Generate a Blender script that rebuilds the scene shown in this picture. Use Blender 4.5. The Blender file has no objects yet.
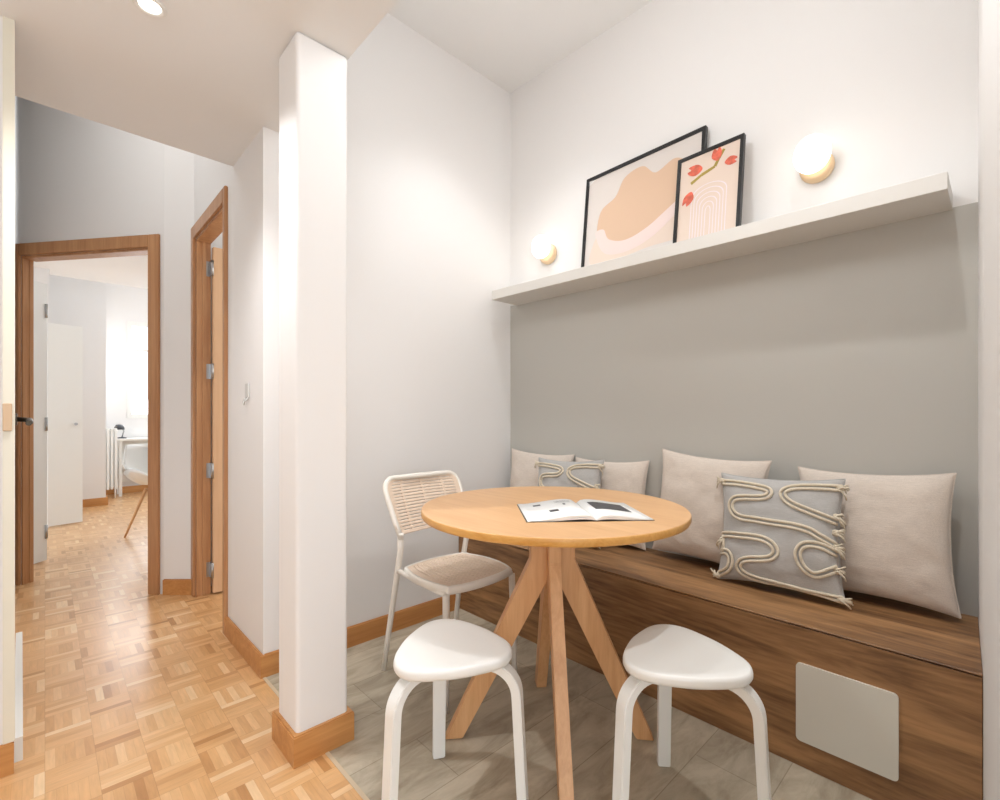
import bpy, bmesh, math, random
from mathutils import Vector, Matrix, noise
random.seed(7)
SC = bpy.context.scene
COL = SC.collection
PI = math.pi
# ------------------------------------------------------------------ camera
cam_data = bpy.data.cameras.new('camera')
cam = bpy.data.objects.new('camera', cam_data)
COL.objects.link(cam)
cam.location = (0, 0, 1.08)
cam.rotation_euler = (PI/2, 0, math.radians(46.41-90))
cam_data.sensor_width = 36
cam_data.lens = 36*478/1000
cam_data.shift_y = 0.016
cam_data.clip_start = 0.02
SC.camera = cam
# ------------------------------------------------------------------ world, exposure
w = bpy.data.worlds.new('world'); SC.world = w; w.use_nodes = True
bg = w.node_tree.nodes['Background']
bg.inputs[0].default_value = (0.86, 0.93, 1.0, 1)
bg.inputs[1].default_value = 2.3
SC.view_settings.view_transform = 'Standard'
SC.view_settings.look = 'None'
SC.view_settings.gamma = 1
SC.view_settings.exposure = -0.22
SC.view_settings.use_curve_mapping = False

def spot(name, loc, power, radius=0.02, color=(1, 0.94, 0.86), size=150, blend=0.6, target=None):
    l = bpy.data.lights.new(name, 'SPOT'); l.energy = power; l.shadow_soft_size = radius
    l.color = color; l.spot_size = math.radians(size); l.spot_blend = blend
    o = bpy.data.objects.new(name, l); o.location = loc; COL.objects.link(o)
    if target:
        o.rotation_euler = (Vector(target)-Vector(loc)).to_track_quat('-Z', 'Y').to_euler()
    return o
def area(name, loc, target, sx, sy, power, color=(1, 1, 1)):
    l = bpy.data.lights.new(name, 'AREA'); l.shape = 'RECTANGLE'; l.size = sx; l.size_y = sy
    l.energy = power; l.color = color
    o = bpy.data.objects.new(name, l); o.location = loc; COL.objects.link(o)
    o.rotation_euler = (Vector(target)-Vector(loc)).to_track_quat('-Z', 'Y').to_euler()
    return o
# recessed ceiling spots of the flat
spot('hall_spot_light', (0.222, 1.716, 2.262), 66, 0.022, (0.97, 0.98, 1.0), size=128, blend=1.0)
spot('dining_spot_light', (1.28, 0.22, 3.06), 74, 0.03, (0.98, 0.99, 1.0), size=95, blend=1.0)
spot('alcove_spot_light', (1.52, 1.56, 3.06), 46, 0.03, (0.98, 0.99, 1.0), size=95, blend=1.0)
# unseen point lights added to brighten the alcove, hall end and hall ceiling
def lamp(name, loc, power, radius=0.15, color=(1, 0.97, 0.95)):
    l = bpy.data.lights.new(name, 'POINT'); l.energy = power; l.shadow_soft_size = radius; l.color = color
    o = bpy.data.objects.new(name, l); o.location = loc; COL.objects.link(o)
lamp('alcove_fill_light', (0.98, 0.80, 2.36), 15, 0.15, (0.96, 0.98, 1.0))  # added fill, hangs free in the air to lift alcove walls and ceiling
lamp('hall_end_fill_light', (0.12, 3.05, 2.85), 5, 0.12, (0.97, 0.99, 1.0))  # added fill hidden above the ceiling edge, brightens the door wall
lamp('hall_ceiling_fill_light', (-0.95, 0.45, 1.70), 7, 0.25, (0.86, 0.93, 1.0))  # added cool fill behind the camera, lightens the low ceiling
# daylight of the far bedroom window and other soft area lights
area('camera_side_fill_light', (-2.4, -2.4, 1.4), (1.0, 1.2, 1.1), 2.6, 1.8, 62, (0.95, 0.97, 1.0))  # added soft fill from behind the camera, no window there
area('bedroom_window_light', (1.05, 8.40, 1.75), (0.6, 5.0, 0.9), 0.9, 1.35, 26, (0.96, 0.98, 1.0))
area('bedroom_fill_light', (2.6, 5.6, 1.7), (0.2, 5.4, 1.2), 1.6, 1.6, 300, (0.94, 0.97, 1.0))  # added fill inside the bedroom, out of view, brightens its white walls
area('side_room_area_light', (2.2, 2.7, 1.7), (0.7, 3.0, 1.2), 1.0, 1.4, 16, (1.0, 0.97, 0.93))  # area light in the side room, which has no window built

# ------------------------------------------------------------------ materials
def sl(c):
    return tuple(((x/255)/12.92 if x/255 <= 0.04045 else ((x/255+0.055)/1.055)**2.4) for x in c)
def nt(name):
    m = bpy.data.materials.new(name); m.use_nodes = True
    t = m.node_tree
    return m, t, t.nodes['Principled BSDF']
def plain(name, rgb, rough=0.6, metal=0, bump=0.0, bscale=200, spec=0.5, var=0.0, vscale=4):
    m, t, b = nt(name)
    c = sl(rgb)
    b.inputs['Base Color'].default_value = (*c, 1)
    b.inputs['Roughness'].default_value = rough
    b.inputs['Metallic'].default_value = metal
    b.inputs['Specular IOR Level'].default_value = spec
    tc = t.nodes.new('ShaderNodeTexCoord')
    if var > 0:
        n = t.nodes.new('ShaderNodeTexNoise'); n.inputs['Scale'].default_value = vscale; n.inputs['Detail'].default_value = 4
        t.links.new(tc.outputs['Object'], n.inputs['Vector'])
        r = t.nodes.new('ShaderNodeValToRGB')
        r.color_ramp.elements[0].position = 0.35; r.color_ramp.elements[1].position = 0.65
        r.color_ramp.elements[0].color = (*[x*(1-var) for x in c], 1)
        r.color_ramp.elements[1].color = (*[min(1, x*(1+var*0.5)) for x in c], 1)
        t.links.new(n.outputs['Fac'], r.inputs['Fac']); t.links.new(r.outputs['Color'], b.inputs['Base Color'])
    if bump > 0:
        n = t.nodes.new('ShaderNodeTexNoise'); n.inputs['Scale'].default_value = bscale; n.inputs['Detail'].default_value = 3
        t.links.new(tc.outputs['Object'], n.inputs['Vector'])
        bp = t.nodes.new('ShaderNodeBump'); bp.inputs['Strength'].default_value = bump; bp.inputs['Distance'].default_value = 0.002
        t.links.new(n.outputs['Fac'], bp.inputs['Height']); t.links.new(bp.outputs['Normal'], b.inputs['Normal'])
    return m
def wood(name, light, dark, axis=0, scale=9, stretch=14, rough=0.45, contrast=0.5, fine=True, obj=True, knots=0.0, coat=0.0):
    """grain runs along the given local axis"""
    m, t, b = nt(name)
    N, L = t.nodes, t.links
    tc = N.new('ShaderNodeTexCoord'); mp = N.new('ShaderNodeMapping')
    s = [scale*1.0]*3; s[axis] = scale/stretch
    mp.inputs['Scale'].default_value = s
    L.new(tc.outputs['Object'], mp.inputs['Vector'])
    n1 = N.new('ShaderNodeTexNoise'); n1.inputs['Scale'].default_value = 1.0; n1.inputs['Detail'].default_value = 6
    n1.inputs['Distortion'].default_value = 1.2; n1.inputs['Roughness'].default_value = 0.62
    L.new(mp.outputs['Vector'], n1.inputs['Vector'])
    n2 = N.new('ShaderNodeTexNoise'); n2.inputs['Scale'].default_value = 7.0; n2.inputs['Detail'].default_value = 3
    L.new(mp.outputs['Vector'], n2.inputs['Vector'])
    mx = N.new('ShaderNodeMath'); mx.operation = 'MULTIPLY_ADD'
    L.new(n2.outputs['Fac'], mx.inputs[0]); mx.inputs[1].default_value = 0.35 if fine else 0.0
    L.new(n1.outputs['Fac'], mx.inputs[2])
    r = N.new('ShaderNodeValToRGB')
    cen = 0.5+(0.17 if fine else 0)
    r.color_ramp.elements[0].position = cen-0.22/max(contrast, .1)*0.5
    r.color_ramp.elements[1].position = cen+0.22/max(contrast, .1)*0.5
    r.color_ramp.elements[0].color = (*sl(dark), 1); r.color_ramp.elements[1].color = (*sl(light), 1)
    L.new(mx.outputs[0], r.inputs['Fac'])
    L.new(r.outputs['Color'], b.inputs['Base Color'])
    b.inputs['Roughness'].default_value = rough
    b.inputs['Coat Weight'].default_value = coat
    bp = N.new('ShaderNodeBump'); bp.inputs['Strength'].default_value = 0.12; bp.inputs['Distance'].default_value = 0.001
    L.new(mx.outputs[0], bp.inputs['Height']); L.new(bp.outputs['Normal'], b.inputs['Normal'])
    return m
def math_node(t, op, a, b=None, c=None):
    n = t.nodes.new('ShaderNodeMath'); n.operation = op
    for i, v in enumerate((a, b, c)):
        if v is None: continue
        if isinstance(v, (int, float)): n.inputs[i].default_value = v
        else: t.links.new(v, n.inputs[i])
    return n.outputs[0]
def parquet(name):
    """mosaic parquet: squares of six fingers, direction alternating"""
    m, t, b = nt(name)
    N, L = t.nodes, t.links
    tc = N.new('ShaderNodeTexCoord'); sx = N.new('ShaderNodeSeparateXYZ')
    L.new(tc.outputs['Object'], sx.inputs[0])
    S = 1/0.118; K = 5
    X = math_node(t, 'MULTIPLY', sx.outputs[0], S); Y = math_node(t, 'MULTIPLY', sx.outputs[1], S)
    ix = math_node(t, 'FLOOR', X); iy = math_node(t, 'FLOOR', Y)
    fx = math_node(t, 'SUBTRACT', X, ix); fy = math_node(t, 'SUBTRACT', Y, iy)
    par = math_node(t, 'MODULO', math_node(t, 'ADD', math_node(t, 'ADD', ix, iy), 200), 2)
    # across = coordinate across the strips, along = coordinate along
    inv = math_node(t, 'SUBTRACT', 1.0, par)
    across = math_node(t, 'ADD', math_node(t, 'MULTIPLY', fx, par), math_node(t, 'MULTIPLY', fy, inv))
    along = math_node(t, 'ADD', math_node(t, 'MULTIPLY', fy, par), math_node(t, 'MULTIPLY', fx, inv))
    st = math_node(t, 'MULTIPLY', across, K); si = math_node(t, 'FLOOR', st); sf = math_node(t, 'SUBTRACT', st, si)
    cv = N.new('ShaderNodeCombineXYZ'); L.new(ix, cv.inputs[0]); L.new(iy, cv.inputs[1]); L.new(si, cv.inputs[2])
    wn = N.new('ShaderNodeTexWhiteNoise'); wn.noise_dimensions = '3D'; L.new(cv.outputs[0], wn.inputs['Vector'])
    ramp = N.new('ShaderNodeValToRGB')
    cols = [(0.0, (184, 132, 80)), (0.07, (206, 156, 104)), (0.3, (215, 167, 115)), (0.7, (221, 174, 122)), (0.92, (228, 186, 136)), (1.0, (236, 204, 162))]
    e = ramp.color_ramp.elements
    e[0].position = 0; e[0].color = (*sl(cols[0][1]), 1); e[1].position = 1; e[1].color = (*sl(cols[-1][1]), 1)
    for p, c in cols[1:-1]:
        q = e.new(p); q.color = (*sl(c), 1)
    L.new(wn.outputs['Value'], ramp.inputs['Fac'])
    # grain
    gv = N.new('ShaderNodeCombineXYZ')
    L.new(math_node(t, 'MULTIPLY', across, 9.0), gv.inputs[0]); L.new(math_node(t, 'MULTIPLY', along, 1.2), gv.inputs[1])
    L.new(math_node(t, 'MULTIPLY', wn.outputs['Value'], 90), gv.inputs[2])
    gn = N.new('ShaderNodeTexNoise'); gn.inputs['Scale'].default_value = 1.6; gn.inputs['Detail'].default_value = 4
    L.new(gv.outputs[0], gn.inputs['Vector'])
    mul = N.new('ShaderNodeMix'); mul.data_type = 'RGBA'; mul.blend_type = 'MULTIPLY'; mul.inputs[0].default_value = 1
    g2 = N.new('ShaderNodeMapRange'); g2.inputs[3].default_value = 0.80; g2.inputs[4].default_value = 1.14
    L.new(gn.outputs['Fac'], g2.inputs[0])
    L.new(ramp.outputs['Color'], mul.inputs[6]); L.new(g2.outputs[0], mul.inputs[7])
    # joints
    def edge(f, wd):
        d = math_node(t, 'MINIMUM', f, math_node(t, 'SUBTRACT', 1.0, f))
        return math_node(t, 'LESS_THAN', d, wd)
    j = math_node(t, 'MAXIMUM', math_node(t, 'MAXIMUM', edge(fx, 0.005), edge(fy, 0.005)), math_node(t, 'MULTIPLY', edge(sf, 0.022), 0.5))
    jm = N.new('ShaderNodeMix'); jm.data_type = 'RGBA'
    L.new(math_node(t, 'MULTIPLY', j, 0.4), jm.inputs[0]); L.new(mul.outputs[2], jm.inputs[6]); jm.inputs[7].default_value = (*sl((140, 88, 48)), 1)
    L.new(jm.outputs[2], b.inputs['Base Color'])
    b.inputs['Roughness'].default_value = 0.30
    b.inputs['Coat Weight'].default_value = 0.2; b.inputs['Coat Roughness'].default_value = 0.2
    wv = N.new('ShaderNodeTexNoise'); wv.inputs['Scale'].default_value = 7; L.new(tc.outputs['Object'], wv.inputs['Vector'])
    h = math_node(t, 'ADD', math_node(t, 'MULTIPLY', wn.outputs['Value'], 0.25), wv.outputs['Fac'])
    bp = N.new('ShaderNodeBump'); bp.inputs['Strength'].default_value = 0.25; bp.inputs['Distance'].default_value = 0.002
    L.new(h, bp.inputs['Height']); L.new(bp.outputs['Normal'], b.inputs['Normal'])
    return m
def stone_tile(name):
    m, t, b = nt(name)
    N, L = t.nodes, t.links
    tc = N.new('ShaderNodeTexCoord')
    br = N.new('ShaderNodeTexBrick'); br.offset = 0.33
    br.inputs['Scale'].default_value = 1.0; br.inputs['Brick Width'].default_value = 0.9; br.inputs['Row Height'].default_value = 0.225
    br.inputs['Mortar Size'].default_value = 0.0014; br.inputs['Mortar Smooth'].default_value = 0.1
    br.inputs['Color1'].default_value = (1, 1, 1, 1); br.inputs['Color2'].default_value = (0.86, 0.86, 0.86, 1); br.inputs['Mortar'].default_value = (0.62, 0.6, 0.57, 1)
    L.new(tc.outputs['Object'], br.inputs['Vector'])
    mp = N.new('ShaderNodeMapping'); mp.inputs['Scale'].default_value = (2.4, 7, 1); L.new(tc.outputs['Object'], mp.inputs['Vector'])
    n = N.new('ShaderNodeTexNoise'); n.inputs['Scale'].default_value = 1.6; n.inputs['Detail'].default_value = 8; n.inputs['Roughness'].default_value = 0.65; n.inputs['Distortion'].default_value = 0.8
    L.new(mp.outputs['Vector'], n.inputs['Vector'])
    r = N.new('ShaderNodeValToRGB')
    r.color_ramp.elements[0].position = 0.36; r.color_ramp.elements[1].position = 0.64
    r.color_ramp.elements[0].color = (*sl((160, 147, 126)), 1); r.color_ramp.elements[1].color = (*sl((198, 187, 166)), 1)
    L.new(n.outputs['Fac'], r.inputs['Fac'])
    mul = N.new('ShaderNodeMix'); mul.data_type = 'RGBA'; mul.blend_type = 'MULTIPLY'; mul.inputs[0].default_value = 1
    L.new(r.outputs['Color'], mul.inputs[6]); L.new(br.outputs['Color'], mul.inputs[7])
    L.new(mul.outputs[2], b.inputs['Base Color'])
    b.inputs['Roughness'].default_value = 0.5
    bp = N.new('ShaderNodeBump'); bp.inputs['Strength'].default_value = 0.2; bp.inputs['Distance'].default_value = 0.002
    L.new(n.outputs['Fac'], bp.inputs['Height']); L.new(bp.outputs['Normal'], b.inputs['Normal'])
    return m
def fabric(name, rgb, scale=420, bump=0.5):
    m, t, b = nt(name)
    N, L = t.nodes, t.links
    tc = N.new('ShaderNodeTexCoord')
    c = sl(rgb)
    out = None
    for ax in (0, 1):
        mp = N.new('ShaderNodeMapping'); s = [scale, scale, scale]; s[ax] = scale/14; mp.inputs['Scale'].default_value = s
        L.new(tc.outputs['Object'], mp.inputs['Vector'])
        n = N.new('ShaderNodeTexNoise'); n.inputs['Scale'].default_value = 1; n.inputs['Detail'].default_value = 2
        L.new(mp.outputs['Vector'], n.inputs['Vector'])
        out = n.outputs['Fac'] if out is None else math_node(t, 'ADD', out, n.outputs['Fac'])
    r = N.new('ShaderNodeValToRGB'); r.color_ramp.elements[0].position = 0.3; r.color_ramp.elements[1].position = 0.7
    r.color_ramp.elements[0].color = (*[x*0.86 for x in c], 1); r.color_ramp.elements[1].color = (*[min(1, x*1.08) for x in c], 1)
    L.new(math_node(t, 'MULTIPLY', out, 0.5), r.inputs['Fac']); L.new(r.outputs['Color'], b.inputs['Base Color'])
    b.inputs['Roughness'].default_value = 0.95; b.inputs['Specular IOR Level'].default_value = 0.15
    b.inputs['Sheen Weight'].default_value = 0.15
    bp = N.new('ShaderNodeBump'); bp.inputs['Strength'].default_value = bump; bp.inputs['Distance'].default_value = 0.001
    L.new(out, bp.inputs['Height']); L.new(bp.outputs['Normal'], b.inputs['Normal'])
    return m
def emit(name, rgb, strength):
    m, t, b = nt(name)
    b.inputs['Base Color'].default_value = (*sl(rgb), 1)
    b.inputs['Emission Color'].default_value = (*sl(rgb), 1)
    b.inputs['Emission Strength'].default_value = strength
    return m
M = {}
M['wall'] = plain('wall_paint', (237, 235, 233), 0.75, bump=0.05, bscale=90)
M['ceiling'] = plain('ceiling_paint', (238, 238, 237), 0.8)
M['grey'] = plain('grey_paint', (192, 190, 183), 0.7, bump=0.05, bscale=90)
M['skirt'] = wood('baseboard_wood', (208, 152, 92), (180, 120, 66), axis=0, scale=14, rough=0.35)
M['doorwood'] = wood('door_frame_wood', (200, 152, 108), (174, 122, 80), axis=2, scale=16, stretch=18, rough=0.35)
M['doorleaf'] = wood('door_leaf_wood', (228, 190, 152), (212, 170, 130), axis=2, scale=12, stretch=18, rough=0.35)
M['parquet'] = parquet('parquet')
M['tile'] = stone_tile('stone_tile')
M['bench'] = wood('bench_walnut', (178, 134, 90), (98, 66, 40), axis=1, scale=10, stretch=9, rough=0.42, contrast=0.6)
M['table'] = wood('table_oak', (232, 186, 136), (214, 164, 112), axis=1, scale=10, stretch=14, rough=0.35)
M['tableedge'] = wood('table_edge', (222, 170, 96), (200, 142, 66), axis=1, scale=20, rough=0.35)
M['leg'] = wood('leg_oak', (226, 178, 128), (206, 152, 102), axis=2, scale=24, stretch=14, rough=0.4)
M['white'] = plain('white_lacquer', (238, 238, 234), 0.32)
M['shelf'] = plain('shelf_lacquer', (222, 219, 213), 0.5)
M['chairwhite'] = plain('chair_white_metal', (236, 230, 220), 0.35)
M['chairtan'] = plain('chair_beige_plastic', (226, 204, 182), 0.5, var=0.04, vscale=60)
M['panel'] = plain('panel_white', (218, 215, 204), 0.18)
M['linen'] = fabric('linen', (220, 208, 196))
M['greylinen'] = fabric('grey_linen', (186, 184, 181))
M['rope'] = plain('cotton_rope', (226, 214, 192), 0.95, bump=0.8, bscale=500, var=0.08, vscale=300)
M['black'] = plain('black_frame', (22, 22, 23), 0.4)
M['paper'] = plain('print_paper', (222, 214, 208), 0.6)
M['peach'] = plain('print_peach', (220, 188, 160), 0.7)
M['palepeach'] = plain('print_pale_peach', (230, 211, 196), 0.7)
M['rose'] = plain('print_rose', (236, 216, 210), 0.7)
M['coral'] = plain('print_coral', (226, 112, 88), 0.7, var=0.25, vscale=40)
M['olive'] = plain('print_olive', (170, 150, 70), 0.7)
M['lilac'] = plain('print_lilac', (240, 228, 232), 0.7)
M['magpaper'] = plain('magazine_paper', (240, 240, 238), 0.3)
M['ink'] = plain('magazine_ink', (66, 66, 72), 0.4, var=0.5, vscale=60)
M['cover'] = plain('magazine_cover', (70, 68, 66), 0.4)
M['globe'] = emit('globe_glass', (255, 251, 244), 1.9)
M['base'] = plain('lamp_base', (238, 208, 168), 0.4)
M['chrome'] = plain('brushed_steel', (176, 176, 176), 0.3, metal=1)
M['darkmetal'] = plain('dark_metal', (98, 92, 82), 0.35, metal=1)
M['plastic'] = plain('switch_plastic', (208, 207, 203), 0.4)
M['brass'] = plain('strike_plate', (206, 176, 142), 0.4)
M['darkplastic'] = plain('dark_plastic', (60, 62, 66), 0.5)
M['cream'] = plain('cream_gloss', (226, 221, 204), 0.4)
M['glass'] = None
M['daylight'] = emit('downlight_glow', (255, 250, 242), 6)
M['curtain'] = fabric('sheer', (236, 236, 236))
m, t, b = nt('window_glass'); b.inputs['Transmission Weight'].default_value = 1; b.inputs['Roughness'].default_value = 0; b.inputs['IOR'].default_value = 1.01
M['glass'] = m

# ------------------------------------------------------------------ mesh helpers
def bm_box(bm, lo, hi, mi=0, bevel=0.0, seg=2):
    r = bmesh.ops.create_cube(bm, size=1)
    vs = r['verts']
    for v in vs:
        v.co = Vector([lo[i]+(v.co[i]+0.5)*(hi[i]-lo[i]) for i in range(3)])
    fs = set(f for v in vs for f in v.link_faces)
    for f in fs: f.material_index = mi
    if bevel > 0:
        es = list(set(e for v in vs for e in v.link_edges))
        bmesh.ops.bevel(bm, geom=es, offset=bevel, segments=seg, profile=0.5, affect='EDGES')
def box(lo, hi, bevel=0.0, seg=2):
    bm = bmesh.new(); bm_box(bm, lo, hi, 0, bevel, seg); return bm
def bm_prism(bm, pts, z0, z1, mi=0):
    """polygon pts (x,y) extruded in z"""
    lo = [bm.verts.new((x, y, z0)) for x, y in pts]; hi = [bm.verts.new((x, y, z1)) for x, y in pts]
    n = len(pts); fs = [bm.faces.new(lo[::-1]), bm.faces.new(hi)]
    for i in range(n):
        fs.append(bm.faces.new((lo[i], lo[(i+1) % n], hi[(i+1) % n], hi[i])))
    for f in fs: f.material_index = mi
    return fs
def prism(pts, z0, z1, bevel=0, seg=2):
    bm = bmesh.new(); bm_prism(bm, pts, z0, z1)
    if bevel: bmesh.ops.bevel(bm, geom=list(bm.edges), offset=bevel, segments=seg, profile=0.5, affect='EDGES')
    return bm
def bm_tube(bm, pts, r, n=10, cap=True, closed=False, flat=None, mi=0):
    """tube along pts; r scalar or list; flat=(w,h,up) gives a rectangular-ish bar"""
    pts = [Vector(p) for p in pts]; K = len(pts)
    rs = r if isinstance(r, (list, tuple)) else [r]*K
    rings = []; prev = None
    for i, p in enumerate(pts):
        if closed: d = (pts[(i+1) % K]-pts[i-1])
        else: d = pts[min(i+1, K-1)]-pts[max(i-1, 0)]
        if d.length < 1e-9: d = Vector((0, 0, 1))
        d.normalize()
        if prev is None:
            a = Vector((0, 0, 1)) if abs(d.z) < 0.9 else Vector((1, 0, 0))
            u = d.cross(a).normalized()
        else:
            u = (prev-d*prev.dot(d)).normalized()
        prev = u; v = d.cross(u)
        rings.append([bm.verts.new(p+(u*math.cos(2*PI*k/n)+v*math.sin(2*PI*k/n))*rs[i]) for k in range(n)])
    m = K if closed else K-1
    for i in range(m):
        A, B = rings[i], rings[(i+1) % K]
        for k in range(n):
            f = bm.faces.new((A[k], A[(k+1) % n], B[(k+1) % n], B[k])); f.smooth = True; f.material_index = mi
    if cap and not closed:
        bm.faces.new(rings[0][::-1]).material_index = mi; bm.faces.new(rings[-1]).material_index = mi
def tube(pts, r, n=10):
    bm = bmesh.new(); bm_tube(bm, pts, r, n); return bm
def bm_bar(bm, secs, mi=0):
    """secs: list of 4-corner rings (Vectors)"""
    rings = [[bm.verts.new(p) for p in s] for s in secs]
    n = len(rings[0])
    for A, B in zip(rings, rings[1:]):
        for k in range(n):
            bm.faces.new((A[k], A[(k+1) % n], B[(k+1) % n], B[k])).material_index = mi
    bm.faces.new(rings[0][::-1]).material_index = mi; bm.faces.new(rings[-1]).material_index = mi
def bm_lathe(bm, prof, n=48, axis='Z', mi=0, smooth=True):
    rings = []
    for r, z in prof:
        rings.append([bm.verts.new((r*math.cos(2*PI*k/n), r*math.sin(2*PI*k/n), z)) for k in range(n)])
    for A, B in zip(rings, rings[1:]):
        for k in range(n):
            f = bm.faces.new((A[k], A[(k+1) % n], B[(k+1) % n], B[k])); f.smooth = smooth; f.material_index = mi
    bm.faces.new(rings[0][::-1]).material_index = mi; bm.faces.new(rings[-1]).material_index = mi
def obj(name, bm, mats, parent=None, world=True, smooth=False):
    """world=True: the mesh was drawn in world coordinates"""
    bmesh.ops.recalc_face_normals(bm, faces=bm.faces)
    off = Vector((0, 0, 0))
    if parent is not None and world:
        p = parent
        T = Matrix.Identity(4)
        while p is not None:
            T = p.matrix_basis @ T; p = p.parent
        bmesh.ops.transform(bm, matrix=T.inverted(), verts=bm.verts)
    me = bpy.data.meshes.new(name); bm.to_mesh(me); bm.free()
    if not isinstance(mats, (list, tuple)): mats = [mats]
    for m in mats: me.materials.append(m)
    if smooth:
        for f in me.polygons: f.use_smooth = True
    o = bpy.data.objects.new(name, me); COL.objects.link(o)
    if parent is not None: o.parent = parent
    return o
def origin_to(o, p):
    """move the origin of a top-level mesh drawn in world coordinates to p"""
    o.data.transform(Matrix.Translation(-Vector(p))); o.location = p
def thing(name, label, cat, loc=(0, 0, 0), rot=0, group=None):
    o = bpy.data.objects.new(name, None); COL.objects.link(o)
    o.empty_display_size = 0.1
    o.location = loc; o.rotation_euler = (0, 0, rot); o['label'] = label; o['category'] = cat
    if group: o['group'] = group
    o.matrix_basis = Matrix.Translation(loc) @ Matrix.Rotation(rot, 4, 'Z')
    return o
def tag(o, label, cat, group=None):
    o['label'] = label; o['category'] = cat
    if group: o['group'] = group
    return o
def struct(name, bm, mats, parent=None):
    o = obj(name, bm, mats, parent)
    if parent is None: o['kind'] = 'structure'
    return o
def sub(o, lv=1):
    md = o.modifiers.new('sub', 'SUBSURF'); md.levels = lv; md.render_levels = lv
def struct_empty(name, loc):
    o = bpy.data.objects.new(name, None); COL.objects.link(o); o.location = loc
    o.matrix_basis = Matrix.Translation(loc); o['kind'] = 'structure'
    return o
def wall_seg(bm, a, b, th, z0, z1):
    """wall between plan points a, b; thickness th to the left of a->b"""
    a = Vector(a); b = Vector(b); d = (b-a).normalized(); n = Vector((-d.y, d.x))*th
    bm_prism(bm, [a, b, b+n, a+n], z0, z1)

# ------------------------------------------------------------------ setting
XB = 0.655      # plane of the hall's right wall / edge between parquet and tile
YL = 2.112      # alcove left wall
G0 = (2.100, 2.112); G1 = (2.165, 0.05)     # grey wall in plan
CZ = 2.28       # lowered ceiling
AZ = 3.09       # alcove ceiling
# floors
struct('floor', box((-2.6, -2.6, -0.08), (XB, 9.0, 0.0)), M['parquet'])
bm = bmesh.new(); bm_box(bm, (XB, -2.6, -0.08), (2.3, YL, 0.0))
struct('floor.001', bm, M['tile'])
bm = bmesh.new(); bm_box(bm, (XB, YL, -0.08), (4.0, 9.0, 0.0))
struct('floor.002', bm, M['parquet'])
struct('trim_1', box((XB-0.006, -2.6, 0.0), (XB+0.006, YL, 0.002)), plain('threshold_strip', (204, 186, 158), 0.4))
# ceilings
struct('ceiling', box((-2.6, -2.6, CZ), (0.739, 2.55, CZ+0.10)), M['ceiling'])
struct('ceiling.001', box((0.60, -2.6, AZ), (2.4, YL+0.1, AZ+0.1)), M['ceiling'])
struct('wall_soffit', box((0.66, -2.6, CZ+0.10), (0.739, YL, AZ)), M['wall'])
struct('ceiling.002', box((-1.0, 2.55, 3.16), (2.6, 4.6, 3.26)), M['ceiling'])
struct('wall_bulkhead', box((-1.0, 2.45, CZ+0.1), (0.70, 2.55, 3.16)), M['wall'])
# alcove walls
bm = bmesh.new(); bm_box(bm, (XB, YL, 0), (2.3, YL+0.1, 3.2)); 
struct('wall_left', bm, M['wall'])
def on_grey(y, off=0.0):
    t = (y-G0[1])/(G1[1]-G0[1]); return G0[0]+(G1[0]-G0[0])*t-off
bm = bmesh.new(); wall_seg(bm, (G1[0]+0.003, -0.15), (G0[0], YL), -0.12, 1.765, 3.2)
struct('wall_back', bm, M['wall'])
bm = bmesh.new(); wall_seg(bm, (G1[0]+0.003, -0.15), (G0[0], YL), -0.12, 0, 1.765)
struct('wall_back_grey', bm, M['grey'])
bm = bmesh.new(); bm_prism(bm, [(2.30, 0.058), (2.165, 0.053), (1.66, 0.031), (0.55, -0.10), (0.55, -0.22), (2.30, -0.10)], 0, 3.2)
struct('wall_right', bm, M['wall'])
# hall walls
D0, D1 = 2.675, 3.33        # door 2 opening in Y
bm = bmesh.new()
bm_box(bm, (XB, YL+0.1, 0), (XB+0.072, D0, 3.2)); bm_box(bm, (XB, D0, 2.14), (XB+0.072, D1, 3.2))
bm_box(bm, (XB, D1, 0), (XB+0.072, 3.40, 3.2))
struct('wall_hall', bm, M['wall'])
# door wall (slanted): from left (-.118,4.343) to right
DL = Vector((-0.118, 4.343)); DR = Vector((0.523, 3.500)); dd = (DR-DL).normalized(); dn = Vector((dd.y, -dd.x))
if dn.y < 0: dn = -dn     # pointing away from the camera
def dw(s): return DL+dd*s
LEN = (DR-DL).length
OP0, OP1 = 0.014, LEN-0.10       # opening of door 1 along the wall
bm = bmesh.new()
def dbox(bm, s0, s1, z0, z1, t0=0.0, t1=0.074, mi=0):
    a, b_ = dw(s0), dw(s1)
    bm_prism(bm, [a+dn*t0, b_+dn*t0, b_+dn*t1, a+dn*t1], z0, z1, mi)
dbox(bm, -0.05, OP0, 0, 3.2, 0, 0.057); dbox(bm, OP1, LEN, 0, 3.2); dbox(bm, OP0, OP1, 2.12, 3.2)
struct('wall_hall_end', bm, M['wall'])
bm = bmesh.new(); bm_prism(bm, [DR, (XB, 3.375), (XB+0.1, 3.45), DR+dn*0.12], 0, 3.2)
struct('wall_hall_corner', bm, M['wall'])
# near left wall (end facing the camera) and the side of the hall
bm = bmesh.new(); bm_prism(bm, [(-0.068, 2.073), (-0.139, 4.36), (-0.35, 4.40), (-2.6, 2.30), (-2.6, 2.073)], 0, 3.2)
struct('wall_hall_left', bm, M['wall'])
# pillar
struct('wall_pillar', prism([(0.565, 1.507), (0.734, 1.507), (0.734, 1.672), (0.565, 1.672)], 0, CZ, 0.012, 3), M['wall'])
# outer walls behind the camera, other sides left open so the world light enters
struct('wall_kitchen', box((-2.7, -2.6, 0), (-2.6, 2.3, CZ)), M['wall'])
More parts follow.
